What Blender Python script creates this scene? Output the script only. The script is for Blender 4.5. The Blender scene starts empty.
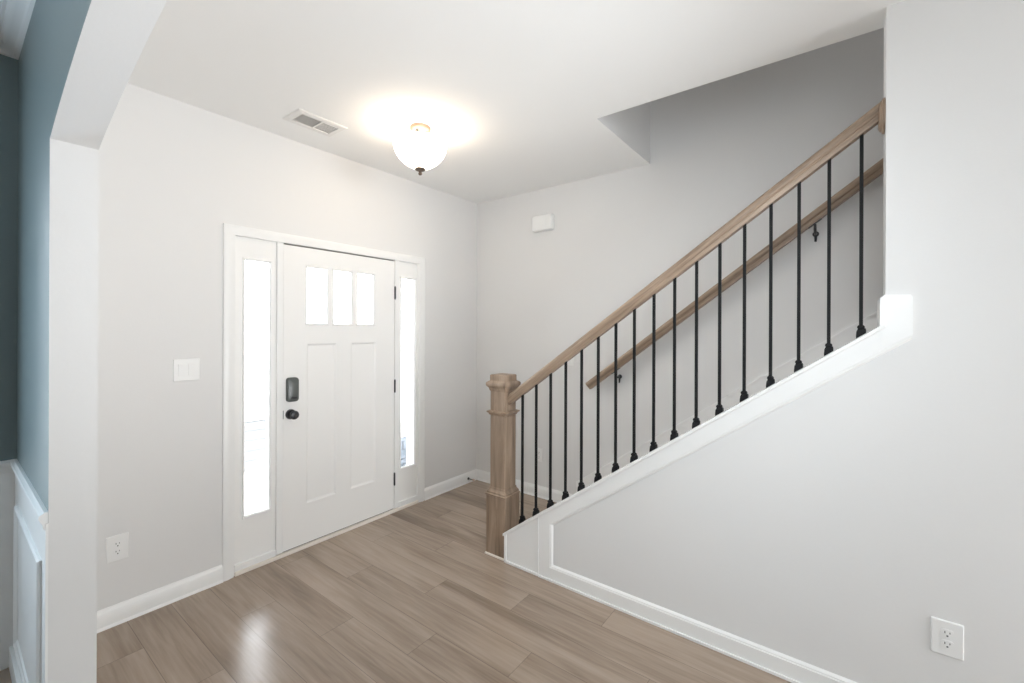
import bpy, bmesh, math
from mathutils import Vector, Matrix
sc = bpy.context.scene
col = sc.collection
H = 2.743
SL = 0.718                                  # slope of the stair

# ------------------------------------------------------------ camera
cam_data = bpy.data.cameras.new('camera')
cam = bpy.data.objects.new('camera', cam_data); col.objects.link(cam)
cam_data.sensor_width = 36; cam_data.lens = 36 * 436.66 / 1024
cam_data.shift_y = -12.2 / 1024
cam_data.clip_start = 0.02
ROLL = 0.0037
cam.matrix_world = (Matrix.Translation((-3.2515, -2.9203, 1.4921))
    @ Matrix.Rotation(math.radians(37.3345) - math.pi / 2, 4, 'Z')
    @ Matrix.Rotation(math.pi / 2, 4, 'X') @ Matrix.Rotation(ROLL, 4, 'Z'))
sc.camera = cam

# ------------------------------------------------------------ exposure, sky, daylight
sc.view_settings.view_transform = 'Standard'; sc.view_settings.look = 'None'
sc.view_settings.gamma = 1; sc.view_settings.use_curve_mapping = False
sc.view_settings.exposure = 0.82
sc.cycles.max_bounces = 10; sc.cycles.diffuse_bounces = 7
sc.cycles.transparent_max_bounces = 12; sc.cycles.sample_clamp_indirect = 2
sc.cycles.use_adaptive_sampling = False
sc.cycles.use_guiding = True; sc.cycles.use_surface_guiding = True; sc.cycles.guiding_training_samples = 64
sc.cycles.use_denoising = True; sc.cycles.denoiser = 'OPENIMAGEDENOISE'
sc.cycles.denoising_input_passes = 'RGB_ALBEDO_NORMAL'; sc.cycles.denoising_prefilter = 'ACCURATE'
sc.cycles.denoising_quality = 'HIGH'
w = bpy.data.worlds.new('sky'); sc.world = w; w.use_nodes = True
bg = w.node_tree.nodes['Background']
bg.inputs[0].default_value = (0.90, 0.95, 1.0, 1); bg.inputs[1].default_value = 7

def area(name, loc, target, sx, sy, power, color):
    d = bpy.data.lights.new(name, 'AREA'); d.shape = 'RECTANGLE'; d.size = sx; d.size_y = sy
    d.energy = power; d.color = color
    o = bpy.data.objects.new(name, d); col.objects.link(o); o.location = loc
    o.rotation_euler = (Vector(target) - Vector(loc)).to_track_quat('-Z', 'Y').to_euler()
    return o
# daylight at the dining window, and two added fill lamps
area('hall_end_fill', (-1.98, -7.38, 1.45), (-1.98, 0, 1.5), 1.5, 1.8, 50, (0.92, 0.965, 1.0))  # added fill lamp; the rear wall behind it is solid
area('dining_front_window_daylight', (-4.15, -0.03, 1.45), (-4.15, -5, 1.3), 1.1, 1.45, 15, (0.62, 0.82, 1.0))
area('stairwell_fill', (-0.45, -4.6, 5.3), (-0.3, -3.0, 2.0), 0.7, 1.6, 8, (0.97, 0.99, 1.0))  # added fill lamp under the closed top of the stairwell
# two added fill spots, one on the foyer ceiling, one on the stair walls
def spot(name, loc, target, power, color, deg, size):
    d = bpy.data.lights.new(name, 'SPOT'); d.energy = power; d.color = color
    d.spot_size = math.radians(deg); d.spot_blend = 1.0; d.shadow_soft_size = size
    o = bpy.data.objects.new(name, d); col.objects.link(o); o.location = loc
    o.rotation_euler = (Vector(target) - Vector(loc)).to_track_quat('-Z', 'Y').to_euler()
spot('ceiling_fill', (-2.40, -3.00, 0.9), (-2.0, -0.8, 2.74), 58, (0.94, 0.97, 1.0), 108, 0.25)
spot('stair_wall_fill', (-2.80, -3.00, 2.0), (0.0, -1.50, 1.20), 54, (0.88, 0.95, 1.0), 96, 0.45)
# light portals: they give no light, they only guide the sampling of the sky through the panes
for nm, cx_, cz_, sx_, sz_ in (('portal_left_sidelight', -2.04, 1.135, 0.166, 1.56), ('portal_right_sidelight', -0.851, 1.135, 0.166, 1.56),
                               ('portal_door_lights', -1.4625, 1.719, 0.545, 0.398), ('portal_dining_window', -4.15, 1.46, 1.2, 1.48)):
    p_ = area(nm, (cx_, 0.14, cz_), (cx_, -1, cz_), sx_, sz_, 1, (1, 1, 1)); p_.data.cycles.is_portal = True
sd = bpy.data.lights.new('sun', 'SUN'); sd.energy = 10; sd.angle = 0.02; sd.color = (1.0, 0.97, 0.93)
so = bpy.data.objects.new('sun', sd); col.objects.link(so); so.location = (0, -10, 20)
so.rotation_euler = Vector((0.25, 0.62, -0.75)).to_track_quat('-Z', 'Y').to_euler()

# ------------------------------------------------------------ materials
def mat(name, color, rough=0.5, metal=0.0, bump=None, spec=0.5):
    m = bpy.data.materials.new(name); m.use_nodes = True
    nt = m.node_tree; b = nt.nodes['Principled BSDF']
    b.inputs['Base Color'].default_value = (*color, 1)
    b.inputs['Roughness'].default_value = rough; b.inputs['Metallic'].default_value = metal
    b.inputs['Specular IOR Level'].default_value = spec
    if bump:
        tc = nt.nodes.new('ShaderNodeTexCoord'); n = nt.nodes.new('ShaderNodeTexNoise')
        n.inputs['Scale'].default_value = bump[0]; n.inputs['Detail'].default_value = 3
        bp = nt.nodes.new('ShaderNodeBump'); bp.inputs['Strength'].default_value = bump[1]
        bp.inputs['Distance'].default_value = 0.001
        nt.links.new(tc.outputs['Object'], n.inputs['Vector'])
        nt.links.new(n.outputs['Fac'], bp.inputs['Height']); nt.links.new(bp.outputs['Normal'], b.inputs['Normal'])
    return m
M_wall = mat('greige_wall_paint', (0.785, 0.780, 0.772), 0.75, bump=(90, 0.25), spec=0.25)
M_ceil = mat('white_ceiling_paint', (0.90, 0.90, 0.89), 0.9, bump=(120, 0.3), spec=0.2)
M_trim = mat('white_semigloss_trim', (0.90, 0.90, 0.89), 0.35, bump=(40, 0.08))
M_door = mat('white_door_paint', (0.91, 0.905, 0.89), 0.38, bump=(60, 0.1))
M_teal = mat('slate_green_wall_paint', (0.22, 0.275, 0.28), 0.42, bump=(90, 0.25), spec=0.6)
M_plate = mat('white_plastic', (0.88, 0.88, 0.87), 0.3, bump=(60, 0.03))
M_slot = mat('dark_slot', (0.06, 0.06, 0.06), 0.6, bump=(60, 0.03))
M_iron = mat('black_satin_iron', (0.012, 0.012, 0.013), 0.6, bump=(150, 0.2), spec=0.2)
M_hard = mat('matte_black_hardware', (0.035, 0.035, 0.04), 0.35, bump=(150, 0.1))
M_keypad = mat('charcoal_keypad', (0.10, 0.11, 0.105), 0.3, bump=(150, 0.1))
M_nickel = mat('brushed_nickel', (0.14, 0.105, 0.08), 0.45, 0.35, bump=(200, 0.1))
M_sill = mat('pale_threshold', (0.86, 0.80, 0.72), 0.45, bump=(50, 0.1))
M_vent = mat('white_register_metal', (0.80, 0.79, 0.77), 0.4, bump=(80, 0.05))
M_duct = mat('duct_interior', (0.10, 0.098, 0.095), 0.8, bump=(60, 0.1))
M_rubber = mat('tan_rubber', (0.62, 0.45, 0.36), 0.6, bump=(100, 0.1))
M_conc = mat('porch_concrete', (0.62, 0.61, 0.59), 0.85, bump=(60, 0.6))

def tex_nodes(m):
    nt = m.node_tree; return nt, nt.nodes['Principled BSDF'], nt.nodes, nt.links

def ramp(nt, stops):
    r = nt.nodes.new('ShaderNodeValToRGB'); e = r.color_ramp.elements
    e[0].position, e[0].color = stops[0][0], (*stops[0][1], 1)
    e[1].position, e[1].color = stops[-1][0], (*stops[-1][1], 1)
    for p, c in stops[1:-1]:
        x = e.new(p); x.color = (*c, 1)
    return r

def wood(name, axis, dark, mid, light, rough=0.42, tilt=0.0):
    """straight grained oak, grain along the given object axis vector scale"""
    m = mat(name, mid, rough); nt, b, N, L = tex_nodes(m)
    tc = N.new('ShaderNodeTexCoord'); mp = N.new('ShaderNodeMapping'); mp.inputs['Scale'].default_value = axis
    vr = N.new('ShaderNodeVectorRotate'); vr.rotation_type = 'X_AXIS'; vr.inputs['Angle'].default_value = tilt
    L.new(tc.outputs['Object'], vr.inputs['Vector']); L.new(vr.outputs['Vector'], mp.inputs['Vector'])
    n1 = N.new('ShaderNodeTexNoise'); n1.inputs['Scale'].default_value = 1.0; n1.inputs['Detail'].default_value = 6
    n1.inputs['Roughness'].default_value = 0.62; n1.inputs['Distortion'].default_value = 0.6
    L.new(mp.outputs['Vector'], n1.inputs['Vector'])
    r = ramp(nt, [(0.30, dark), (0.5, mid), (0.72, light)]); L.new(n1.outputs['Fac'], r.inputs['Fac'])
    L.new(r.outputs['Color'], b.inputs['Base Color'])
    bp = N.new('ShaderNodeBump'); bp.inputs['Strength'].default_value = 0.35; bp.inputs['Distance'].default_value = 0.0008
    L.new(n1.outputs['Fac'], bp.inputs['Height']); L.new(bp.outputs['Normal'], b.inputs['Normal'])
    return m
OAK = ((0.195, 0.136, 0.094), (0.315, 0.228, 0.162), (0.440, 0.328, 0.240))
M_oak_post = wood('stained_oak_upright', (24, 24, 2.2), *OAK)
M_oak_rail = wood('stained_oak_rail', (45, 2.2, 60), *OAK, tilt=math.atan(SL))

def floor_material():
    m = mat('grey_oak_plank', (0.3, 0.25, 0.2), 0.3, spec=0.5); nt, b, N, L = tex_nodes(m)
    tc = N.new('ShaderNodeTexCoord'); sx = N.new('ShaderNodeSeparateXYZ'); L.new(tc.outputs['Object'], sx.inputs[0])
    def math_(op, a, bb=None, c=None):
        n = N.new('ShaderNodeMath'); n.operation = op
        for i, v in enumerate((a, bb, c)):
            if v is None: continue
            if isinstance(v, (int, float)): n.inputs[i].default_value = v
            else: L.new(v, n.inputs[i])
        return n.outputs[0]
    PW, PL = 0.18, 1.22
    rx = math_('DIVIDE', math_('ADD', sx.outputs[0], 2.31 + 0.18 * 60), PW)
    row = math_('FLOOR', rx)
    # rows are 59 for x in [-2.49,-2.31], 60 for [-2.31,-2.13] ...
    off = math_('FRACT', math_('MULTIPLY', math_('SINE', math_('MULTIPLY', row, 12.9898)), 43758.5453))
    # a regular three-row stagger with a little irregularity
    stag = math_('ADD', math_('MULTIPLY', row, 0.366), math_('MULTIPLY', off, 0.06))
    ry = math_('ADD', math_('DIVIDE', math_('ADD', sx.outputs[1], 20.0), PL), stag)
    colm = math_('FLOOR', ry)
    idv = N.new('ShaderNodeCombineXYZ'); L.new(row, idv.inputs[0]); L.new(colm, idv.inputs[1])
    wn = N.new('ShaderNodeTexWhiteNoise'); wn.noise_dimensions = '2D'; L.new(idv.outputs[0], wn.inputs['Vector'])
    # grain: stretched along y, shifted per plank
    cx = N.new('ShaderNodeCombineXYZ')
    L.new(math_('ADD', math_('MULTIPLY', sx.outputs[0], 7.0), math_('MULTIPLY', wn.outputs['Value'], 37.0)), cx.inputs[0])
    L.new(math_('ADD', math_('MULTIPLY', sx.outputs[1], 0.8), math_('MULTIPLY', wn.outputs['Value'], 91.0)), cx.inputs[1])
    n1 = N.new('ShaderNodeTexNoise'); n1.inputs['Scale'].default_value = 1.0; n1.inputs['Detail'].default_value = 2.5
    n1.inputs['Roughness'].default_value = 0.5; n1.inputs['Distortion'].default_value = 0.5
    L.new(cx.outputs[0], n1.inputs['Vector'])
    cy = N.new('ShaderNodeCombineXYZ')
    L.new(math_('ADD', math_('MULTIPLY', sx.outputs[0], 60.0), math_('MULTIPLY', wn.outputs['Value'], 17.0)), cy.inputs[0])
    L.new(math_('MULTIPLY', sx.outputs[1], 3.5), cy.inputs[1])
    n2 = N.new('ShaderNodeTexNoise'); n2.inputs['Scale'].default_value = 1.0; n2.inputs['Detail'].default_value = 4
    n2.inputs['Distortion'].default_value = 0.5
    L.new(cy.outputs[0], n2.inputs['Vector'])
    r = ramp(nt, [(0.22, (0.160, 0.114, 0.081)), (0.42, (0.272, 0.207, 0.157)), (0.60, (0.375, 0.295, 0.231)), (0.85, (0.50, 0.405, 0.326))])
    f = math_('ADD', math_('ADD', math_('MULTIPLY', n1.outputs['Fac'], 0.72), math_('MULTIPLY', n2.outputs['Fac'], 0.34)),
              math_('MULTIPLY', math_('SUBTRACT', wn.outputs['Value'], 0.5), 0.10))
    r.color_ramp.interpolation = 'B_SPLINE'
    L.new(f, r.inputs['Fac'])
    # seams
    fx = math_('FRACT', rx); fy = math_('FRACT', ry)
    dx = math_('MULTIPLY', math_('MINIMUM', fx, math_('SUBTRACT', 1.0, fx)), PW)
    dy = math_('MULTIPLY', math_('MINIMUM', fy, math_('SUBTRACT', 1.0, fy)), PL)
    seam = math_('LESS_THAN', math_('MINIMUM', dx, dy), 0.0013)
    mx = N.new('ShaderNodeMix'); mx.data_type = 'RGBA'
    L.new(math_('MULTIPLY', seam, 0.45), mx.inputs['Factor']); L.new(r.outputs['Color'], mx.inputs[6]); mx.inputs[7].default_value = (0.07, 0.05, 0.04, 1)
    L.new(mx.outputs[2], b.inputs['Base Color'])
    hgt = math_('SUBTRACT', math_('MULTIPLY', n2.outputs['Fac'], 0.08), seam)
    bp = N.new('ShaderNodeBump'); bp.inputs['Strength'].default_value = 0.15; bp.inputs['Distance'].default_value = 0.001
    L.new(hgt, bp.inputs['Height']); L.new(bp.outputs['Normal'], b.inputs['Normal'])
    L.new(math_('ADD', math_('MULTIPLY', n1.outputs['Fac'], 0.10), 0.19), b.inputs['Roughness'])
    return m
M_floor = floor_material()

def stone_material():
    m = mat('grey_ledge_stone', (0.4, 0.42, 0.45), 0.85); nt, b, N, L = tex_nodes(m)
    tc = N.new('ShaderNodeTexCoord'); v = N.new('ShaderNodeTexVoronoi'); v.inputs['Scale'].default_value = 9
    mp = N.new('ShaderNodeMapping'); mp.inputs['Scale'].default_value = (0.5, 0.5, 1.2)
    L.new(tc.outputs['Object'], mp.inputs[0]); L.new(mp.outputs[0], v.inputs['Vector'])
    r = ramp(nt, [(0.0, (0.05, 0.065, 0.08)), (0.5, (0.10, 0.12, 0.14)), (1.0, (0.19, 0.21, 0.24))])
    sp = N.new('ShaderNodeSeparateColor'); L.new(v.outputs['Color'], sp.inputs[0]); L.new(sp.outputs[0], r.inputs['Fac'])
    L.new(r.outputs['Color'], b.inputs['Base Color'])
    return m
M_stone = stone_material()

def glass_material():
    m = bpy.data.materials.new('window_glass'); m.use_nodes = True; nt = m.node_tree; nt.nodes.clear()
    o = nt.nodes.new('ShaderNodeOutputMaterial'); mx = nt.nodes.new('ShaderNodeMixShader')
    t = nt.nodes.new('ShaderNodeBsdfTransparent'); g = nt.nodes.new('ShaderNodeBsdfGlossy')
    g.inputs['Roughness'].default_value = 0.02
    fr = nt.nodes.new('ShaderNodeFresnel'); fr.inputs['IOR'].default_value = 1.45
    nt.links.new(fr.outputs[0], mx.inputs[0]); nt.links.new(t.outputs[0], mx.inputs[1]); nt.links.new(g.outputs[0], mx.inputs[2])
    nt.links.new(mx.outputs[0], o.inputs[0]); return m
M_glass = glass_material()

def bowl_material():
    m = mat('lit_frosted_glass', (0.95, 0.92, 0.86), 0.3, bump=(40, 0.05)); b = m.node_tree.nodes['Principled BSDF']
    b.inputs['Emission Color'].default_value = (1.0, 0.86, 0.70, 1); b.inputs['Emission Strength'].default_value = 4.6
    return m
M_bowl = bowl_material()

# ------------------------------------------------------------ helpers
def tag(o, label=None, cat=None, group=None, kind=None):
    if label: o['label'] = label
    if cat: o['category'] = cat
    if group: o['group'] = group
    if kind: o['kind'] = kind
    return o

def thing(name, loc, label, cat, group=None, kind=None):
    o = bpy.data.objects.new(name, None); col.objects.link(o); o.location = loc
    o.empty_display_size = 0.1
    return tag(o, label, cat, group, kind)

def world_loc(o):
    v = Vector((0, 0, 0))
    while o is not None:
        v += o.location; o = o.parent
    return v

def obj(name, bm, m, parent=None, smooth=False, bevel=0.0, seg=2, local=False, mats=None):
    """bm holds world coordinates (or the parent's own when local)"""
    bmesh.ops.recalc_face_normals(bm, faces=bm.faces)
    if bevel:
        es = [e for e in bm.edges if len(e.link_faces) == 2 and e.calc_face_angle(0) > 0.5]
        bmesh.ops.bevel(bm, geom=es, offset=bevel, segments=seg, profile=0.6, affect='EDGES', clamp_overlap=True)
    if parent is not None and not local:
        bmesh.ops.translate(bm, verts=bm.verts, vec=-world_loc(parent))
    me = bpy.data.meshes.new(name); bm.to_mesh(me); bm.free()
    for mm in (mats or [m]): me.materials.append(mm)
    if smooth:
        for p in me.polygons: p.use_smooth = True
        me.set_sharp_from_angle(angle=math.radians(38))
    o = bpy.data.objects.new(name, me); col.objects.link(o)
    if parent is not None: o.parent = parent
    return o

def box(bm, x0, x1, y0, y1, z0, z1, mi=0):
    v = [bm.verts.new((x, y, z)) for x in (x0, x1) for y in (y0, y1) for z in (z0, z1)]
    fs = [(0, 1, 3, 2), (4, 6, 7, 5), (0, 4, 5, 1), (2, 3, 7, 6), (0, 2, 6, 4), (1, 5, 7, 3)]
    for f in fs:
        bm.faces.new([v[i] for i in f]).material_index = mi
    return v

def loft(bm, sections, close=False, caps=True):
    rows = [[bm.verts.new(p) for p in s] for s in sections]
    n = len(rows[0]); R = len(rows)
    for i in range(R if close else R - 1):
        a, b = rows[i], rows[(i + 1) % R]
        for j in range(n):
            bm.faces.new((a[j], a[(j + 1) % n], b[(j + 1) % n], b[j]))
    if caps and not close:
        bm.faces.new(rows[0]); bm.faces.new(list(reversed(rows[-1])))

def prism(bm, poly, axis, a, b):
    """poly in the two remaining axes, extruded along axis from a to b"""
    def P(u, v, t):
        return {'x': (t, u, v), 'y': (u, t, v), 'z': (u, v, t)}[axis]
    loft(bm, [[P(u, v, a) for u, v in poly], [P(u, v, b) for u, v in poly]])

def lathe(bm, prof, c, n=40, axis='z'):
    """prof: list of (r, h) ; closed solid of revolution"""
    rows = []
    for r, h in prof:
        if r < 1e-6: rows.append([bm.verts.new(ax(c, 0, 0, h, axis))])
        else: rows.append([bm.verts.new(ax(c, r * math.cos(t), r * math.sin(t), h, axis)) for t in [2 * math.pi * k / n for k in range(n)]])
    for a, b in zip(rows, rows[1:]):
        for j in range(n):
            k = (j + 1) % n
            if len(a) == 1 and len(b) == 1: continue
            if len(a) == 1: bm.faces.new((a[0], b[k], b[j]))
            elif len(b) == 1: bm.faces.new((a[j], a[k], b[0]))
            else: bm.faces.new((a[j], a[k], b[k], b[j]))
    for e in (rows[0], rows[-1]):
        if len(e) > 1: bm.faces.new(e)
def ax(c, u, v, h, axis):
    d = {'z': (u, v, h), 'y': (u, h, v), 'x': (h, u, v)}[axis]
    return (c[0] + d[0], c[1] + d[1], c[2] + d[2])

def tube(bm, pts, r, n=10):
    pts = [Vector(p) for p in pts]; secs = []
    for i, p in enumerate(pts):
        t = (pts[min(i + 1, len(pts) - 1)] - pts[max(i - 1, 0)]).normalized()
        up = Vector((0, 0, 1)) if abs(t.z) < 0.9 else Vector((1, 0, 0))
        a = t.cross(up).normalized(); b = t.cross(a)
        rr = r[i] if isinstance(r, (list, tuple)) else r
        secs.append([tuple(p + a * rr * math.cos(2 * math.pi * k / n) + b * rr * math.sin(2 * math.pi * k / n)) for k in range(n)])
    loft(bm, secs)

def moulding(bm, path, prof, to3, closed=False, end=None):
    """path: 2D polyline; prof: list of (d, t): d inwards (left of travel), t out of the wall; mitred corners"""
    n = len(path); P = [Vector(q) for q in path]; secs = []
    for i in range(n):
        prv = P[i - 1] if (i > 0 or closed) else None
        nxt = P[(i + 1) % n] if (i < n - 1 or closed) else None
        def nrm(a, b):
            d = (b - a).normalized(); return Vector((-d.y, d.x))
        if prv is None: m_ = nrm(P[i], nxt)
        elif nxt is None: m_ = nrm(prv, P[i])
        else:
            a, b = nrm(prv, P[i]), nrm(P[i], nxt); m_ = (a + b); m_ = m_ / m_.dot(a)
        if end is not None and i == n - 1: m_ = Vector(end)
        secs.append([to3(P[i].x + m_.x * d, P[i].y + m_.y * d, t) for d, t in prof])
    loft(bm, secs, close=closed)

S = lambda o: tag(o, kind='structure')
cap_z = lambda y: -SL * y - 0.6635
COS = math.cos(math.atan(SL))

# ------------------------------------------------------------ room shell
XF, XK = -1.037, -0.891        # foyer face and stair face of the low stair wall
XA0, XA1 = -3.042, -2.929      # dining face and foyer face of the arched wall
YB = -7.5

bm = bmesh.new(); box(bm, -6.72, 0.12, YB - 0.12, 0.0, -0.12, 0.0)
S(obj('floor', bm, M_floor))

bm = bmesh.new()
box(bm, -6.72, XK, YB - 0.12, 0.16, H, 3.04)
box(bm, XK, 0.12, -1.746, 0.16, H, 3.04)
bm.normal_update()
for f in bm.faces:
    if abs(f.calc_center_median().z - 2.89) < 0.1: f.material_index = 1
S(obj('ceiling', bm, None, mats=[M_ceil, M_wall]))

# front wall of the foyer with the hole for the door unit
DX0, DX1, DZ = -2.19, -0.735, 2.07
bm = bmesh.new()
box(bm, -2.985, DX0, 0.0, 0.16, 0, H); box(bm, DX1, 0.12, 0.0, 0.16, 0, H); box(bm, DX0, DX1, 0.0, 0.16, DZ, H)
S(obj('wall_front', bm, M_wall))

# dining room front wall with its window
WX0, WX1 = -4.75, -3.55
bm = bmesh.new()
box(bm, -6.72, WX0, 0, 0.16, 0, H); box(bm, WX1, -2.985, 0, 0.16, 0, H)
box(bm, WX0, WX1, 0, 0.16, 0, 0.72); box(bm, WX0, WX1, 0, 0.16, 2.2, H)
S(obj('wall_dining_front', bm, M_teal))

# wall beyond the stairs, up through both storeys
bm = bmesh.new(); box(bm, 0.0, 0.12, YB, 0.0, 0, H); box(bm, 0.0, 0.12, YB, -1.746, H, 5.4)
S(obj('wall_stairwell', bm, M_wall))

# low stair wall that becomes the full wall
bm = bmesh.new()
poly = [(-1.185, 0), (-1.185, cap_z(-1.185) - 0.018), (-3.044, cap_z(-3.044) - 0.018), (-3.044, H), (YB, H), (YB, 0)]
prism(bm, poly, 'x', XF, XK)
S(obj('wall_right', bm, M_wall))

# upper storey enclosure of the stairwell
bm = bmesh.new(); box(bm, XK - 0.11, XK, YB, -1.63, 3.04, 5.4)
S(obj('wall_upper_left', bm, M_wall))
bm = bmesh.new(); box(bm, XK, 0.0, -1.746, -1.63, 3.04, 5.4)
S(obj('wall_upper_front', bm, M_wall))
bm = bmesh.new(); box(bm, XK - 0.11, 0.12, YB - 0.12, -1.63, 5.4, 5.5)
S(obj('ceiling_upper', bm, M_ceil))

# arched wall
R_, yc = 5.5, -2.55
zc = 2.089 - math.sqrt(R_ ** 2 - (-0.925 - yc) ** 2)
NA = 48
arc = []
for i in range(NA + 1):
    y = -0.925 + (2 * (yc + 0.925)) * i / NA
    arc.append((y, zc + math.sqrt(R_ ** 2 - (y - yc) ** 2)))
bm = bmesh.new()
box(bm, XA0, XA1, -0.925, 0, 0, H)
box(bm, XA0, XA1, YB, arc[-1][0], 0, H)
for (ya, za), (yb, zb) in zip(arc, arc[1:]):
    prism(bm, [(ya, za), (yb, zb), (yb, H), (ya, H)], 'x', XA0, XA1)
bmesh.ops.remove_doubles(bm, verts=bm.verts, dist=1e-5)
bm.normal_update()
dead = {}
for f in bm.faces:
    dead.setdefault(tuple(round(c, 4) for c in f.calc_center_median()), []).append(f)
kill = [f for fs in dead.values() if len(fs) > 1 for f in fs]
bmesh.ops.delete(bm, geom=kill, context='FACES')
bmesh.ops.recalc_face_normals(bm, faces=bm.faces); bm.normal_update()
for f in bm.faces:
    if f.normal.x < -0.9: f.material_index = 1
S(obj('wall_arch', bm, None, mats=[M_wall, M_teal]))

# rear and far left walls, without window openings
def wall_with_window_y(name, x0, x1, y0, y1, wx0, wx1, wz0, wz1, m):
    bm = bmesh.new()
    box(bm, x0, wx0, y0, y1, 0, H); box(bm, wx1, x1, y0, y1, 0, H)
    box(bm, wx0, wx1, y0, y1, 0, wz0); box(bm, wx0, wx1, y0, y1, wz1, H)
    return S(obj(name, bm, m))
bm = bmesh.new(); box(bm, XA1, XF, YB - 0.12, YB, 0, H); S(obj('wall_back', bm, M_wall))
bm = bmesh.new(); box(bm, -6.72, XA0, YB - 0.12, YB, 0, H); S(obj('wall_dining_back', bm, M_wall))
bm = bmesh.new(); box(bm, XF, 0.12, YB - 0.12, YB, 0, 5.4); S(obj('wall_stair_back', bm, M_wall))
bm = bmesh.new()
box(bm, -6.72, -6.6, YB, 0, 0, H)
S(obj('wall_dining_left', bm, M_wall))

def window_y(name, x0, x1, y0, y1, z0, z1):
    bm = bmesh.new(); f = 0.05
    box(bm, x0, x1, y0, y1, z0, z0 + f); box(bm, x0, x1, y0, y1, z1 - f, z1)
    box(bm, x0, x0 + f, y0, y1, z0 + f, z1 - f); box(bm, x1 - f, x1, y0, y1, z0 + f, z1 - f)
    zm = (z0 + z1) / 2; box(bm, x0 + f, x1 - f, y0, y1, zm - 0.02, zm + 0.02)
    xm = (x0 + x1) / 2; box(bm, xm - 0.03, xm + 0.03, y0, y1, z0 + f, zm - 0.02); box(bm, xm - 0.03, xm + 0.03, y0, y1, zm + 0.02, z1 - f)
    o = S(obj(name, bm, M_trim))
    ym = (y0 + y1) / 2; bm = bmesh.new(); box(bm, x0 + f, x1 - f, ym - 0.002, ym + 0.002, z0 + f, z1 - f)
    obj('pane', bm, M_glass, o); return o
window_y('window_3', WX0, WX1, 0.05, 0.11, 0.72, 2.2)

# ------------------------------------------------------------ baseboards
BASE = [(0, 0), (0, 0.016), (0.100, 0.016), (0.112, 0.013), (0.122, 0.006), (0.128, 0.005), (0.128, 0)]
BASE = [(0, 0), (0, 0.022), (0.008, 0.021), (0.014, 0.016), (0.078, 0.016), (0.086, 0.012), (0.094, 0.006), (0.098, 0.005), (0.098, 0)]
def baseboard(name, p0, p1, nx, ny):
    """p0,p1 on the wall line, (nx,ny) pointing into the room"""
    bm = bmesh.new()
    loft(bm, [[(p[0] + nx * t, p[1] + ny * t, h) for h, t in BASE] for p in (p0, p1)])
    return S(obj(name, bm, M_trim, smooth=True))
baseboard('baseboard_front_left', (XA1, 0), (-2.237, 0), 0, -1)
baseboard('baseboard_front_right', (-0.687, 0), (0, 0), 0, -1)
baseboard('baseboard_stairwell', (0, 0), (0, -1.135), -1, 0)
baseboard('baseboard_arch', (XA1, 0), (XA1, -0.925), 1, 0)

# far skirt board up the stairs
sk = lambda y: -SL * y - 0.595
bm = bmesh.new()
ys, ye = -1.135, -5.2
prism(bm, [(ys, 0), (ys, sk(ys) - 0.016), (ye, sk(ye) - 0.016), (ye, sk(ye) - 0.34), (-1.55, 0)], 'x', -0.015, 0)
prism(bm, [(ys, sk(ys) - 0.016), (ys, sk(ys)), (ye, sk(ye)), (ye, sk(ye) - 0.016)], 'x', -0.020, 0)
S(obj('trim_stair_skirt', bm, M_trim))

# panel moulding on the low stair wall (runs along the floor, up, and under the cap)
FR = [(0, 0), (0, 0.015), (0.078, 0.015), (0.080, 0.012), (0.086, 0.0115), (0.092, 0.005), (0.094, 0)]
TO = lambda y, z, t: (XF - t, y, z)
bm = bmesh.new()
zt = cap_z(-1.452) - 0.002
# travelling towards the door, up, then back up the slope: inside lies to the right, so mirror d
path = [(YB, 0.0), (-1.452, 0.0), (-1.452, zt), (-3.12, cap_z(-3.12) - 0.002)]
moulding(bm, path, [(d * 1.0, t) for d, t in FR], TO, end=(0, -1 / COS))
S(obj('trim_stair_panel_mould', bm, M_trim, smooth=True))
bm = bmesh.new()
y0 = -1.186
prism(bm, [(y0, 0), (y0, cap_z(y0) - 0.018), (-1.4505, cap_z(-1.4505) - 0.018), (-1.4505, 0)], 'x', XF - 0.011, XF)
prism(bm, [(y0, 0), (y0, cap_z(y0) - 0.018), (y0 - 0.016, cap_z(y0 - 0.016) - 0.018), (y0 - 0.016, 0)], 'x', XF - 0.017, XF - 0.011)
prism(bm, [(-1.443, 0), (-1.443, cap_z(-1.443) - 0.018), (-1.4515, cap_z(-1.4515) - 0.018), (-1.4515, 0)], 'x', XF - 0.018, XF - 0.011)
box(bm, XF - 0.020, XF - 0.011, -1.443, y0 - 0.016, 0, 0.014)
box(bm, XF - 0.022, XF - 0.015, YB, -1.4515, 0, 0.012)
S(obj('trim_stair_end_board', bm, M_trim))
# sloping cap
bm = bmesh.new()
prism(bm, [(-1.180, cap_z(-1.180) - 0.018), (-1.180, cap_z(-1.180)), (-3.0445, cap_z(-3.0445)), (-3.0445, cap_z(-3.0445) - 0.018)], 'x', XF - 0.026, XK + 0.018)
S(obj('trim_stair_cap', bm, M_trim, bevel=0.003))
# square block trim where the cap meets the full wall
bm = bmesh.new()
yb0, yb1 = -3.027, -3.121
prism(bm, [(yb0, cap_z(yb0) + 0.002), (yb0, 1.616), (-3.040, 1.630), (yb1 + 0.006, 1.628), (yb1, 1.618), (yb1, 1.478), (-3.036, 1.420)], 'x', XF - 0.0165, XF)
prism(bm, [(yb0, cap_z(yb0) + 0.002), (yb0, 1.616), (-3.040, 1.630), (-3.0435, 1.628), (-3.0435, cap_z(-3.0435) + 0.002)], 'x', XF, XK + 0.015)
S(obj('trim_stair_block', bm, M_trim))

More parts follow.
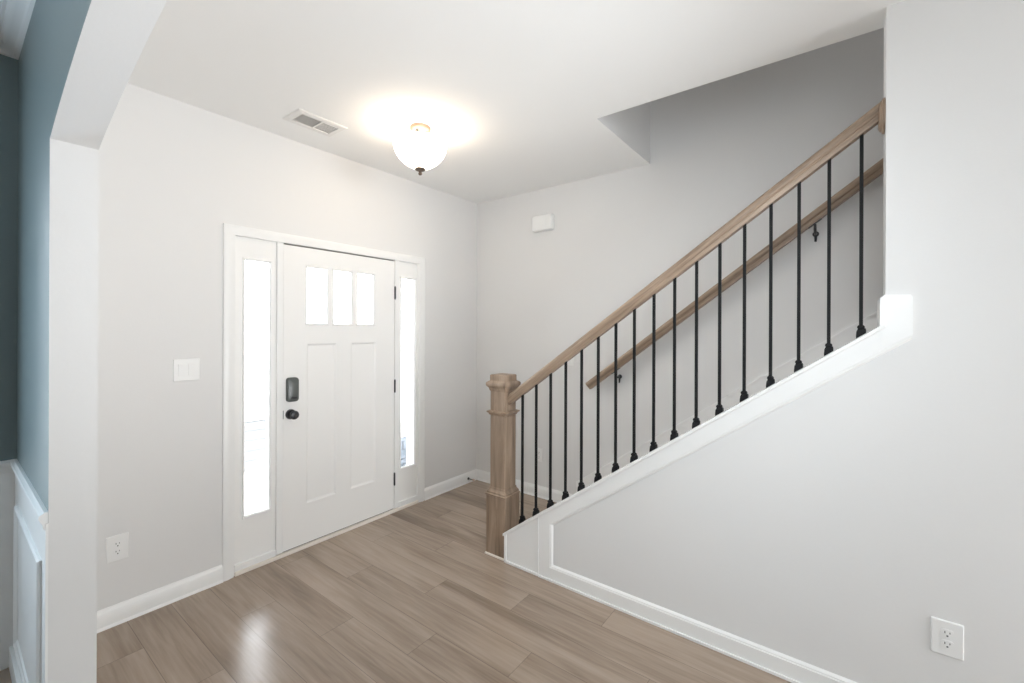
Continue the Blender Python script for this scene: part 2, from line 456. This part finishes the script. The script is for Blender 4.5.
# ------------------------------------------------------------ dining side: wainscot, chair rail, crown
bm = bmesh.new()
box(bm, XA0 - 0.006, XA0, -0.925, -0.006, 0, 0.875)
box(bm, WX1, XA0 - 0.006, -0.006, 0, 0, 0.875); box(bm, -6.6, WX0, -0.006, 0, 0, 0.875)
box(bm, WX0, WX1, -0.006, 0, 0, 0.70)
S(obj('trim_wainscot', bm, M_trim))
RAIL = [(0, 0.007), (0.006, 0.011), (0.018, 0.012), (0.026, 0.017), (0.040, 0.022), (0.048, 0.020), (0.052, 0.012), (0.056, 0.009), (0.056, 0.0), (0, 0.0)]
bm = bmesh.new()
def chair_sec(x, y): return [(x - t * sx_, y - t * sy_, 0.854 + h) for h, t in RAIL]
secs = []
for (x, y, sx_, sy_) in ((XA0, -0.921, 1, 0), (XA0, 0, 1, 1), (WX1, 0, 0, 1)):
    secs.append([(x - t * sx_, y - t * sy_, 0.854 + h) for h, t in RAIL])
loft(bm, secs)
S(obj('trim_chair_rail', bm, M_trim, smooth=True))
CROWN = [(0, 0), (0.006, 0.010), (0.014, 0.012), (0.020, 0.018), (0.026, 0.038), (0.042, 0.052), (0.052, 0.056), (0.054, 0.066), (0.0635, 0.070), (0.0635, 0)]
bm = bmesh.new(); secs = []
for (x, y, sx_, sy_) in ((XA0, YB, 1, 0), (XA0, 0, 1, 1), (-6.6, 0, 0, 1)):
    secs.append([(x - t * sx_, y - t * sy_, 2.679 + h) for h, t in CROWN])
loft(bm, secs)
S(obj('trim_crown', bm, M_trim, smooth=True))
PF = [(0, 0), (0, 0.006), (0.006, 0.011), (0.016, 0.010), (0.022, 0.006), (0.036, 0.005), (0.040, 0)]
bm = bmesh.new()
TD = lambda y, z, t: (XA0 - 0.006 - t, y, z)
moulding(bm, [(-0.845, 0.135), (-0.11, 0.135), (-0.11, 0.735), (-0.845, 0.735)], PF, TD, closed=True)
S(obj('trim_wainscot_frame', bm, M_trim))
bm = bmesh.new(); box(bm, XA0 - 0.022, XA0 - 0.006, -0.925, -0.006, 0, 0.09); S(obj('baseboard_dining', bm, M_trim, bevel=0.003))

# ------------------------------------------------------------ door unit
CAS = [(0, 0), (0, 0.012), (0.010, 0.018), (0.026, 0.019), (0.040, 0.015), (0.052, 0.012), (0.060, 0.010), (0.060, 0)]
bm = bmesh.new()
moulding(bm, [(-2.238, 0.0), (-2.238, 2.112), (-0.686, 2.112), (-0.686, 0.0)], [(-d, t) for d, t in CAS], lambda x, z, t: (x, -t, z))
S(obj('trim_casing', bm, M_trim, smooth=True))
# jambs, head, mullions
bm = bmesh.new()
box(bm, -2.19, -2.172, -0.004, 0.15, 0, 2.052); box(bm, -0.755, -0.735, -0.004, 0.15, 0, 2.052)
box(bm, -2.19, -0.735, -0.004, 0.15, 2.052, 2.07)
box(bm, -1.930, -1.890, -0.006, 0.15, 0.028, 2.052)
box(bm, -1.001, -0.962, -0.006, 0.15, 0.028, 2.052)
box(bm, -1.930, -0.962, 0.0465, 0.09, 2.020, 2.052)
box(bm, -1.930, -1.872, 0.0465, 0.09, 0.05, 2.02); box(bm, -1.019, -0.962, 0.0465, 0.09, 0.05, 2.02)
S(obj('trim_door_frame', bm, M_trim, bevel=0.002))
bm = bmesh.new()
box(bm, -2.172, -0.755, -0.016, 0.15, 0, 0.022); box(bm, -1.89, -1.001, 0.0465, 0.12, 0.022, 0.052)
S(obj('trim_threshold', bm, M_sill, bevel=0.003))

def sidelight(name, x0, x1, gx0, gx1):
    """white panel with a tall narrow pane"""
    bm = bmesh.new(); gz0, gz1 = 0.326, 1.924
    ya, yb = 0.012, 0.056
    box(bm, x0, gx0, ya, yb, 0.022, 2.052); box(bm, gx1, x1, ya, yb, 0.022, 2.052)
    box(bm, gx0, gx1, ya, yb, 0.022, gz0); box(bm, gx0, gx1, ya, yb, gz1, 2.052)
    o = S(obj(name, bm, M_door))
    bm = bmesh.new()
    BD = [(0, 0), (0, 0.010), (-0.012, 0.010), (-0.018, 0.004), (-0.018, -0.012), (0, -0.012)]
    BD = [(-0.006, 0), (-0.002, 0.007), (0.006, 0.006), (0.012, -0.010), (0.0, -0.012)]
    # bead around the pane
    moulding(bm, [(gx0, gz0), (gx1, gz0), (gx1, gz1), (gx0, gz1)], BD, lambda x, z, t: (x, ya - t, z), closed=True)
    obj('glazing_bead', bm, M_trim, o)
    bm = bmesh.new(); box(bm, gx0, gx1, 0.040, 0.044, gz0, gz1); obj('pane', bm, M_glass, o)
    bm = bmesh.new(); box(bm, x0 + 0.001, x1 - 0.001, -0.004, ya, 0.022, 0.062)
    obj('bottom_rail', bm, M_trim, o, bevel=0.004)
    return o
sidelight('window_1', -2.172, -1.930, -2.122, -1.956)
sidelight('window_2', -0.962, -0.755, -0.934, -0.768)

# the door slab
dx0, dx1, dz0, dz1 = -1.887, -1.004, 0.030, 2.042
wx = [(-1.735, -1.575), (-1.541, -1.383), (-1.349, -1.190)]; wz = (1.520, 1.918)
bm = bmesh.new()
ya, yb = 0.0, 0.045
def cells(bm, xs, zs, hole, ya, yb):
    for i in range(len(xs) - 1):
        for j in range(len(zs) - 1):
            if not hole(i, j): box(bm, xs[i], xs[i + 1], ya, yb, zs[j], zs[j + 1])
px = [(-1.731, -1.511), (-1.396, -1.178)]; pz = (0.300, 1.388)
# lower part around the two sunk panels
cells(bm, [dx0, px[0][0], px[0][1], px[1][0], px[1][1], dx1], [dz0, pz[0], pz[1], 1.45], lambda i, j: i in (1, 3) and j == 1, ya, yb)
# upper part around the three lights
cells(bm, [dx0, wx[0][0], wx[0][1], wx[1][0], wx[1][1], wx[2][0], wx[2][1], dx1], [1.45, wz[0], wz[1], dz1], lambda i, j: i in (1, 3, 5) and j == 1, ya, yb)
# recessed panel fields with sloped edges
for a, b in px:
    z0, z1 = pz; s, d = 0.013, 0.009
    o_ = [bm.verts.new(p) for p in ((a, ya, z0), (b, ya, z0), (b, ya, z1), (a, ya, z1))]
    i_ = [bm.verts.new(p) for p in ((a + s, ya + d, z0 + s), (b - s, ya + d, z0 + s), (b - s, ya + d, z1 - s), (a + s, ya + d, z1 - s))]
    for k in range(4): bm.faces.new((o_[k], o_[(k + 1) % 4], i_[(k + 1) % 4], i_[k]))
    bm.faces.new(i_)
    box(bm, a, b, ya + d + 0.002, yb, z0, z1)
bmesh.ops.remove_doubles(bm, verts=bm.verts, dist=1e-5)
seen = {}
for f in bm.faces: seen.setdefault(tuple(round(c, 4) for c in f.calc_center_median()), []).append(f)
bmesh.ops.delete(bm, geom=[f for fs in seen.values() if len(fs) > 1 for f in fs], context='FACES')
door = obj('door_1', bm, M_door)
tag(door, 'white front door with three small lights above two tall sunk panels', 'door', kind='structure')
for a, b in wx:
    bm = bmesh.new(); box(bm, a, b, 0.020, 0.024, *wz); pn = obj('pane', bm, M_glass, door)
bm = bmesh.new()
for a, b in wx:
    BD = [(-0.006, 0), (-0.003, 0.004), (0.004, 0.004), (0.009, -0.006), (0.0, -0.008)]
    moulding(bm, [(a, wz[0]), (b, wz[0]), (b, wz[1]), (a, wz[1])], BD, lambda x, z, t: (x, -t, z), closed=True)
obj('glazing_bead', bm, M_trim, door)
# keypad deadbolt
def rrect(cx, cz, w_, h_, r, n=6):
    pts = []
    for qx, qz, a0 in ((1, 1, 0), (-1, 1, 90), (-1, -1, 180), (1, -1, 270)):
        for k in range(n + 1):
            t = math.radians(a0 + 90 * k / n)
            pts.append((cx + qx * (w_ / 2 - r) + r * math.cos(t), cz + qz * (h_ / 2 - r) + r * math.sin(t)))
    return pts
kx, kz = -1.834, 1.088
bm = bmesh.new()
loft(bm, [[(x, y, z) for x, z in rrect(kx, kz, 0.074 * s, 0.160 * s + (s - 1) * 0.03, 0.018)] for y, s in ((0, 1), (-0.020, 1), (-0.028, 0.97), (-0.031, 0.88))])
lk = obj('deadbolt_keypad', bm, M_keypad, door, smooth=True); lk['label'] = 'charcoal keypad deadbolt'
bm = bmesh.new(); prism(bm, rrect(kx, kz - 0.052, 0.034, 0.013, 0.006), 'y', -0.031, -0.045)
obj('thumb_turn', bm, M_hard, lk, smooth=True)
bm = bmesh.new(); kc = (-1.840, 0.0, 0.925)
lathe(bm, [(0.033, 0), (0.033, -0.006), (0.030, -0.010), (0.014, -0.012), (0.012, -0.030), (0.018, -0.036), (0.027, -0.046), (0.029, -0.056), (0.026, -0.064), (0.016, -0.069), (0.0, -0.070)], kc, 32, 'y')
kb = obj('door_knob', bm, M_hard, door, smooth=True); kb['label'] = 'matte black round knob'
bm = bmesh.new(); prism(bm, rrect(kc[0], kc[2], 0.005, 0.014, 0.002), 'y', -0.0702, -0.0722); obj('lock_button', bm, M_nickel, kb)
bm = bmesh.new(); box(bm, dx0 - 0.0045, dx0 - 0.001, -0.0065, 0.012, 0.900, 0.955); obj('strike_plate', bm, M_hard, door)
M_strip = mat('weatherstrip_gap_shade', (0.20, 0.19, 0.18), 0.8, bump=(80, 0.1))  # its dark tone also stands in for the shade in the door gaps
bm = bmesh.new()
box(bm, -1.8897, -1.8873, 0.006, 0.044, 0.03, 2.042); box(bm, -1.0037, -1.0013, 0.006, 0.044, 0.03, 2.042)
box(bm, -1.8873, -1.0037, 0.008, 0.044, 2.0425, 2.0515); box(bm, -1.8873, -1.0037, 0.008, 0.044, 0.0225, 0.0295)
obj('weatherstrip', bm, M_strip, door)
for z in (1.785, 1.027, 0.269):
    bm = bmesh.new()
    lathe(bm, [(0.0, -0.054), (0.004, -0.053), (0.007, -0.049), (0.007, 0.049), (0.004, 0.053), (0.0, 0.054)], (-1.0025, -0.008, z), 14)
    h = obj('hinge', bm, M_hard, door, smooth=True)

# ------------------------------------------------------------ stair flight
RUN, RISE = 0.2653, 0.1905
def flight():
    t = thing('staircase', (-0.45, -1.29, 0), 'flight of steps rising behind the low wall and balusters', 'staircase')
    for i in range(15):
        y = -1.29 - i * RUN; z = (i + 1) * RISE
        bm = bmesh.new(); box(bm, XK + 0.002, -0.022, y - RUN + 0.001, y + 0.027, z - 0.027, z)
        obj('tread', bm, M_oak_rail, t, bevel=0.006)
        bm = bmesh.new(); box(bm, XK + 0.002, -0.022, y - 0.018, y, z - RISE + 0.001, z - 0.0275)
        obj('riser', bm, M_trim, t)
    return t
flight()

# ------------------------------------------------------------ stair railing: newel, rail, balusters
XR = -0.964
rail = thing('stair_railing', (XR, -1.10, 0), 'oak stair railing with square newel post and black iron balusters on the white sloping cap', 'railing')
def sq(cx, cy, h_, z): return [(cx - h_, cy - h_, z), (cx + h_, cy - h_, z), (cx + h_, cy + h_, z), (cx - h_, cy + h_, z)]
NX, NY = -0.962, -1.1025
bm = bmesh.new()      # shaft
loft(bm, [sq(NX, NY, 0.0605, z) for z in (0.38, 1.185)])
newel = obj('newel_post', bm, M_oak_post, rail, bevel=0.0025)
bm = bmesh.new()      # boxed lower part
loft(bm, [sq(NX, NY, h_, z) for h_, z in ((0.079, 0.0), (0.079, 0.392))])
obj('plinth', bm, M_oak_post, newel, bevel=0.003)
bm = bmesh.new()
loft(bm, [sq(NX, NY, h_, z) for h_, z in ((0.079, 0.3925), (0.084, 0.396), (0.084, 0.404), (0.077, 0.408), (0.076, 0.418), (0.070, 0.426), (0.0655, 0.434), (0.063, 0.446))])
obj('base_moulding', bm, M_oak_post, newel)
bm = bmesh.new()
loft(bm, [sq(NX, NY, h_, z) for h_, z in ((0.062, 0.922), (0.066, 0.926), (0.070, 0.936), (0.079, 0.942), (0.079, 0.950), (0.062, 0.956))])
obj('neck_moulding', bm, M_oak_post, newel)
bm = bmesh.new()
loft(bm, [sq(NX, NY, h_, z) for h_, z in ((0.0615, 1.082), (0.066, 1.090), (0.069, 1.103), (0.081, 1.118), (0.083, 1.122), (0.083, 1.136), (0.078, 1.143), (0.066, 1.150), (0.0632, 1.154), (0.0632, 1.186), (0.058, 1.191))])
obj('cap', bm, M_oak_post, newel)
bm = bmesh.new(); loft(bm, [sq(NX, NY, h_, z) for h_, z in ((0.085, 0.0005), (0.085, 0.008), (0.081, 0.013))])
obj('shoe_moulding', bm, M_sill, newel)

PR = [(-0.019, 0), (0.019, 0), (0.0195, 0.004), (0.022, 0.010), (0.0235, 0.017), (0.0225, 0.021), (0.029, 0.027), (0.0318, 0.036), (0.031, 0.045), (0.026, 0.053), (0.017, 0.0575), (0.006, 0.059)]
PR = PR + [(-x, h) for x, h in reversed(PR[2:])]
RB = 0.158                       # underside of the rail: z = -SL*y + RB
def rail_bm(xc, y0, y1, slope, base, prof, thick=1.0, square_end=False):
    bm = bmesh.new(); th = math.atan(slope); c = math.cos(th)
    hmid = 0.03
    def sec(y, sq):
        if sq:      # end cut square to the rail
            return [(xc + x, y + h * thick * math.sin(th), -slope * y + base + h * thick * math.cos(th)) for x, h in prof]
        return [(xc + x, y, -slope * y + base + h * thick / c) for x, h in prof]
    loft(bm, [sec(y0, square_end), sec(y1, False)])
    return bm
obj('handrail', rail_bm(XR, -1.1635, -3.0270, SL, RB, PR), M_oak_rail, rail, smooth=True)
bm = bmesh.new()
lathe(bm, [(0.0, 0.020), (0.050, 0.020), (0.060, 0.016), (0.064, 0.010), (0.071, 0.008), (0.073, 0.004), (0.073, 0.0)], (0, 0, 0), 48, 'y')
bmesh.ops.scale(bm, verts=bm.verts, vec=(0.78, 1, 0.96))
zr = -SL * -3.02 + RB + 0.023
bmesh.ops.translate(bm, verts=bm.verts, vec=(XR, -3.044, zr))
obj('rosette', bm, M_oak_post, rail, smooth=True)

B = 0.0064
def shoe_bm():
    bm = bmesh.new()
    def ring(h_, z, k=1.0): return [(sx_ * h_, sy_ * h_, z - SL * k * sy_ * h_) for sx_, sy_ in ((-1, -1), (1, -1), (1, 1), (-1, 1))]
    loft(bm, [ring(0.0160, 0.0), ring(0.0160, 0.012), ring(0.0145, 0.024, 0.6), ring(0.0100, 0.030, 0.2), ring(0.0125, 0.033, 0), ring(0.0125, 0.037, 0), ring(0.0090, 0.043, 0)])
    return bm
def baluster_bm():
    bm = bmesh.new()
    s = lambda z: [(-B, -B, z + SL * B), (B, -B, z + SL * B), (B, B, z - SL * B), (-B, B, z - SL * B)]
    loft(bm, [s(0.002), s(RB + 0.6635 - 0.0005)])
    return bm
y_first, y_last, NB = -1.264, -2.972, 17
first = None
for i in range(NB):
    y = y_first + (y_last - y_first) * i / (NB - 1)
    loc = Vector((XR, y, cap_z(y) + 0.0005)) - rail.location
    if first is None:
        first = obj('baluster', baluster_bm(), M_iron, rail, local=True); first.location = loc
        fs = obj('baluster_shoe', shoe_bm(), M_iron, first, local=True)
    else:
        b = first.copy(); col.objects.link(b); b.parent = rail; b.location = loc
        s_ = fs.copy(); col.objects.link(s_); s_.parent = b

# ------------------------------------------------------------ wall handrail
WS, WB_ = 0.758, 0.029
wr = thing('wall_handrail', (0, -1.25, 1.05), 'oak handrail fixed to the far stair wall on black brackets', 'handrail')
wro = obj('rail', rail_bm(-0.082, -1.300, -4.9, WS, WB_, PR, 1.08, True), M_oak_rail, wr, smooth=True)
for y in (-1.512, -2.776, -4.05):
    zu = -WS * y + WB_
    bm = bmesh.new()
    lathe(bm, [(0.0, -0.012), (0.009, -0.012), (0.014, -0.008), (0.017, -0.003), (0.017, 0.0)], (0, y, zu - 0.052), 24, 'x')
    tube(bm, [(-0.008, y, zu - 0.052), (-0.035, y, zu - 0.056), (-0.062, y, zu - 0.050), (-0.080, y, zu - 0.034), (-0.082, y, zu - 0.006)], [0.009, 0.008, 0.0075, 0.0075, 0.007], 12)
    tube(bm, [(-0.006, y, zu - 0.052), (-0.014, y, zu - 0.100)], [0.009, 0.006], 8)
    br = obj('bracket', bm, M_hard, wr, smooth=True); br['label'] = 'black metal handrail bracket'
    bm = bmesh.new(); c = 0.032
    prism(bm, [(y + c, -WS * (y + c) + WB_ - 0.005), (y + c, -WS * (y + c) + WB_ - 0.0005), (y - c, -WS * (y - c) + WB_ - 0.0005), (y - c, -WS * (y - c) + WB_ - 0.005)], 'x', -0.095, -0.069)
    obj('saddle', bm, M_hard, br)

# ------------------------------------------------------------ ceiling light
LX, LY = -1.446, -0.823
lamp = thing('ceiling_light', (LX, LY, H), 'lit semi-flush ceiling light with frosted glass bowl on nickel fittings', 'ceiling light')
c0 = (LX, LY, 0)
bm = bmesh.new()
lathe(bm, [(0.0, H), (0.062, H), (0.066, H - 0.006), (0.065, H - 0.016), (0.056, H - 0.026), (0.036, H - 0.036), (0.014, H - 0.040), (0.0, H - 0.040)], c0, 40)
obj('canopy', bm, M_nickel, lamp, smooth=True)
bm = bmesh.new()
lathe(bm, [(0.0, H - 0.040), (0.007, H - 0.040), (0.007, 2.468), (0.0, 2.468)], c0, 16)
obj('stem', bm, M_nickel, lamp, smooth=True)
for k in range(3):
    t = math.radians(200 + 120 * k); u, v = math.cos(t), math.sin(t)
    P = lambda r, z: (LX + u * r, LY + v * r, z)
    bm = bmesh.new(); tube(bm, [P(0.040, H - 0.034), P(0.047, H - 0.055), P(0.050, H - 0.080), P(0.060, H - 0.105), P(0.085, H - 0.122), P(0.110, H - 0.128)], 0.0055, 10)
    a = obj('arm', bm, M_nickel, lamp, smooth=True)
    bm = bmesh.new(); lathe(bm, [(0.0, 0.010), (0.007, 0.007), (0.009, 0.0), (0.007, -0.007), (0.0, -0.010)], P(0.041, H - 0.038), 14)
    obj('ball_screw', bm, M_hard, a, smooth=True)
zt_, bowl = 2.640, []
for k in range(15):
    a = math.radians(90 * k / 14); bowl.append((0.162 * math.cos(a) ** 1.08 if k < 14 else 0.0, (zt_ - 0.014) - 0.142 * math.sin(a) ** 1.12))
outer = [(0.165, zt_)] + [(max(r, 0.012), z) for r, z in bowl[:-1]] + [(0.008, 2.484)]
inner = [(max(r - 0.004, 0.008), z + 0.004) for r, z in reversed(outer)]
bm = bmesh.new()
prof = outer + inner
rows = []
n = 48
for r, h in prof: rows.append([bm.verts.new((LX + r * math.cos(2 * math.pi * k / n), LY + r * math.sin(2 * math.pi * k / n), h)) for k in range(n)])
for i in range(len(rows)):
    a, b = rows[i], rows[(i + 1) % len(rows)]
    for k in range(n): bm.faces.new((a[k], a[(k + 1) % n], b[(k + 1) % n], b[k]))
obj('glass_bowl', bm, M_bowl, lamp, smooth=True)
bm = bmesh.new()
lathe(bm, [(0.0, 2.488), (0.028, 2.488), (0.034, 2.483), (0.028, 2.475), (0.010, 2.468), (0.009, 2.460), (0.012, 2.454), (0.008, 2.447), (0.0, 2.444)], c0, 28)
obj('finial', bm, M_nickel, lamp, smooth=True)
for k in range(2):
    t = math.radians(20 + 180 * k); bx, by = LX + 0.075 * math.cos(t), LY + 0.075 * math.sin(t)
    d = bpy.data.lights.new('bulb', 'POINT'); d.energy = 0.5; d.color = (1.0, 0.80, 0.62); d.shadow_soft_size = 0.03
    o = bpy.data.objects.new('bulb', d); col.objects.link(o); o.parent = lamp; o.location = (bx - LX, by - LY, 2.615 - H)

# ------------------------------------------------------------ ceiling register
vent = thing('ceiling_vent', (-1.868, -0.352, H), 'white louvred air register in the ceiling over the front door', 'vent')
vx0, vx1, vy0, vy1 = -2.018, -1.712, -0.452, -0.252
bm = bmesh.new(); VF = [(0, 0), (0, 0.003), (0.006, 0.007), (0.036, 0.009), (0.040, 0.007), (0.040, 0)]
moulding(bm, [(vx0, vy0), (vx1, vy0), (vx1, vy1), (vx0, vy1)], VF, lambda x, y, t: (x, y, H - t), closed=True)
box(bm, -1.859, -1.849, vy0 + 0.038, vy1 - 0.038, H - 0.009, H)
obj('frame', bm, M_vent, vent)
bm = bmesh.new(); box(bm, vx0 + 0.03, vx1 - 0.03, vy0 + 0.03, vy1 - 0.03, H - 0.0015, H - 0.0003); obj('duct_backing', bm, M_duct, vent)
bm = bmesh.new()
for k in range(8):
    y = vy0 + 0.047 + k * (vy1 - vy0 - 0.094) / 7
    prism(bm, [(y + 0.001, H - 0.0022), (y + 0.0030, H - 0.0022), (y - 0.001, H - 0.0075), (y - 0.0030, H - 0.0075)], 'x', -1.980, -1.859)
    if k < 7: prism(bm, [(y + 0.001, H - 0.004), (y + 0.0105, H - 0.0032), (y + 0.0105, H - 0.0022), (y + 0.001, H - 0.003)], 'x', -1.849, -1.750)
for k in range(9):
    x = -1.970 + k * 0.0125; box(bm, x, x + 0.0025, vy0 + 0.04, vy1 - 0.04, H - 0.004, H - 0.002)
obj('louvres', bm, M_vent, vent)

# ------------------------------------------------------------ plates, chime, door stop
def frame_axes(wall):
    return {'front': lambda c, u, v, t: (c[0] + u, c[1] - t, c[2] + v),          # on y = 0, facing -y
            'side': lambda c, u, v, t: (c[0] - t, c[1] - u, c[2] + v)}[wall]      # on x = const, facing -x
def plate_bm(c, wall, w_, h_):
    P = frame_axes(wall); bm = bmesh.new()
    loft(bm, [[P(c, u, v, t) for u, v in rrect(0, 0, w_ - s, h_ - s, 0.004, 3)] for t, s in ((0, 0), (0.003, 0), (0.006, 0.006))])
    return bm
def outlet(c, wall, label, w_=0.080, h_=0.120):
    P = frame_axes(wall); t = thing('wall_outlet', c, label, 'outlet')
    o = obj('cover_plate', plate_bm(c, wall, w_, h_), M_plate, t)
    for s in (0.0195, -0.0195):
        bm = bmesh.new()
        loft(bm, [[P(c, u, v + s, tt) for u, v in rrect(0, 0, 0.034, 0.029, 0.009, 4)] for tt in (0.006, 0.0078)])
        r = obj('socket_face', bm, M_plate, t)
        bm = bmesh.new()
        for u, v, a, b in ((-0.0065, 0.004, 0.0024, 0.008), (0.0065, 0.004, 0.0022, 0.0066), (0, -0.008, 0.005, 0.005)):
            loft(bm, [[P(c, u + x, v + s + z, tt) for x, z in ((-a / 2, -b / 2), (a / 2, -b / 2), (a / 2, b / 2), (-a / 2, b / 2))] for tt in (0.0075, 0.0081)])
        obj('socket_slots', bm, M_slot, r)
    bm = bmesh.new()
    loft(bm, [[P(c, 0.0025 * math.cos(k), 0.0025 * math.sin(k), tt) for k in [i * 0.785 for i in range(8)]] for tt in (0.006, 0.0068)])
    obj('screw', bm, M_plate, t)
outlet((-2.704, 0, 0.382), 'front', 'white double wall outlet near the floor left of the front door', 0.088, 0.128)
outlet((XF, -3.217, 0.380), 'side', 'white double wall outlet low on the wall at the lower right', 0.086, 0.126)
outlet((0, -0.752, 0.372), 'side', 'white wall outlet seen between balusters just right of the newel post', 0.072, 0.117)

def switch(c, wall, gangs, label, w_, h_):
    P = frame_axes(wall); t = thing('light_switch', c, label, 'light switch')
    obj('cover_plate', plate_bm(c, wall, w_, h_), M_plate, t)
    for g in range(gangs):
        u0 = (g - (gangs - 1) / 2) * 0.046
        bm = bmesh.new()
        loft(bm, [[P(c, u0 + u, v, tt + (v * 0.03)) for u, v in rrect(0, 0, a, b, 0.002, 2)] for tt, a, b in ((0.005, 0.034, 0.067), (0.0085, 0.032, 0.065))])
        obj('rocker', bm, M_plate, t)
switch((-2.415, 0, 1.260), 'front', 2, 'white double rocker light switch on the wall left of the front door', 0.124, 0.124)
switch((0, -1.066, 1.245), 'side', 1, 'white light switch plate peeking out just below the lower oak railing', 0.072, 0.117)

ch = thing('door_chime', (0, -0.795, 2.430), 'white box door chime high on the far wall right of the corner', 'door chime')
bm = bmesh.new(); P = frame_axes('side'); c = (0, -0.795, 2.430)
loft(bm, [[P(c, u, v, t) for u, v in rrect(0, 0, 0.205 - s, 0.135 - s, 0.014)] for t, s in ((0.0, 0.0), (0.036, 0.0), (0.046, 0.010), (0.049, 0.030))])
obj('cover', bm, M_plate, ch, smooth=True)
bm = bmesh.new(); loft(bm, [[P(c, u, v, t) for u, v in rrect(0.03, 0, 0.004, 0.128, 0.001, 2)] for t in (0.048, 0.0505)])
obj('trim_line', bm, M_plate, ch)

ds = thing('door_stop', (-0.135, -0.018, 0.042), 'small black door stop on the baseboard beside the room corner', 'door stop')
bm = bmesh.new(); lathe(bm, [(0.0, 0.0), (0.013, 0.0), (0.013, -0.004), (0.008, -0.009), (0.0, -0.010)], (-0.135, -0.0165, 0.042), 20, 'y')
lathe(bm, [(0.0, -0.009), (0.0045, -0.010), (0.0045, -0.062), (0.0, -0.063)], (-0.135, -0.0165, 0.042), 12, 'y')
obj('rod', bm, M_hard, ds, smooth=True)
bm = bmesh.new(); lathe(bm, [(0.0, -0.060), (0.008, -0.060), (0.009, -0.066), (0.008, -0.078), (0.0, -0.080)], (-0.135, -0.0165, 0.042), 16, 'y')
obj('bumper', bm, M_rubber, ds, smooth=True)

# ------------------------------------------------------------ outdoors
bm = bmesh.new(); box(bm, -4.0, 2.5, 0.16, 1.65, -0.25, -0.02); S(obj('porch_floor', bm, M_conc))
bm = bmesh.new(); box(bm, -4.0, 2.5, 0.16, 1.75, 2.75, 2.95); S(obj('porch_shade_roof', bm, M_trim))  # unseen roof, added to shade the stone base and porch
bm = bmesh.new(); box(bm, -60, 60, 0.16, 120, -1.4, -1.2)
S(obj('ground', bm, M_conc))
st = thing('porch_column', (-0.29, 1.0, -0.02), 'porch column with grey stone base seen through the right sidelight', 'column')
bm = bmesh.new()
zz = -0.02; k = 0
while zz < 0.34:
    hh = (0.085, 0.06, 0.10)[k % 3]; xx = -0.56; q = 0
    while xx < 0.05:
        ww = min((0.17, 0.11, 0.21)[(k + q) % 3], 0.06 - xx); dd = (0.0, 0.012, 0.006)[(k * 2 + q) % 3]
        box(bm, xx + 0.004, xx + ww - 0.004, 0.78 + dd, 1.36 - dd, zz, zz + hh - 0.008); xx += ww; q += 1
    zz += hh; k += 1
box(bm, -0.55, 0.05, 0.80, 1.34, -0.02, zz - 0.01)
obj('stone_base', bm, M_stone, st)
bm = bmesh.new(); box(bm, -0.60, 0.08, 0.75, 1.39, zz - 0.01, zz + 0.04); obj('cap_stone', bm, M_conc, st, bevel=0.008)
bm = bmesh.new(); box(bm, -0.45, -0.21, 0.93, 1.17, zz + 0.04, 2.75); obj('post', bm, M_trim, st, bevel=0.01)
M_block = mat('grey_block', (0.080, 0.083, 0.085), 0.85, bump=(30, 0.5))
rw = thing('retaining_wall', (0.9, 6.1, -1.2), 'low grey block wall outdoors, faint through the left sidelight', 'wall')
bm = bmesh.new()
for k in range(5):
    box(bm, -0.6, 3.2, 6.0 + 0.012 * (k % 2), 6.25, -1.2 + k * 0.19, -1.2 + k * 0.19 + 0.188)
obj('block_courses', bm, M_block, rw)
bm = bmesh.new(); box(bm, -0.65, 3.25, 5.97, 6.28, -0.255, -0.20); obj('coping', bm, M_conc, rw, bevel=0.01)
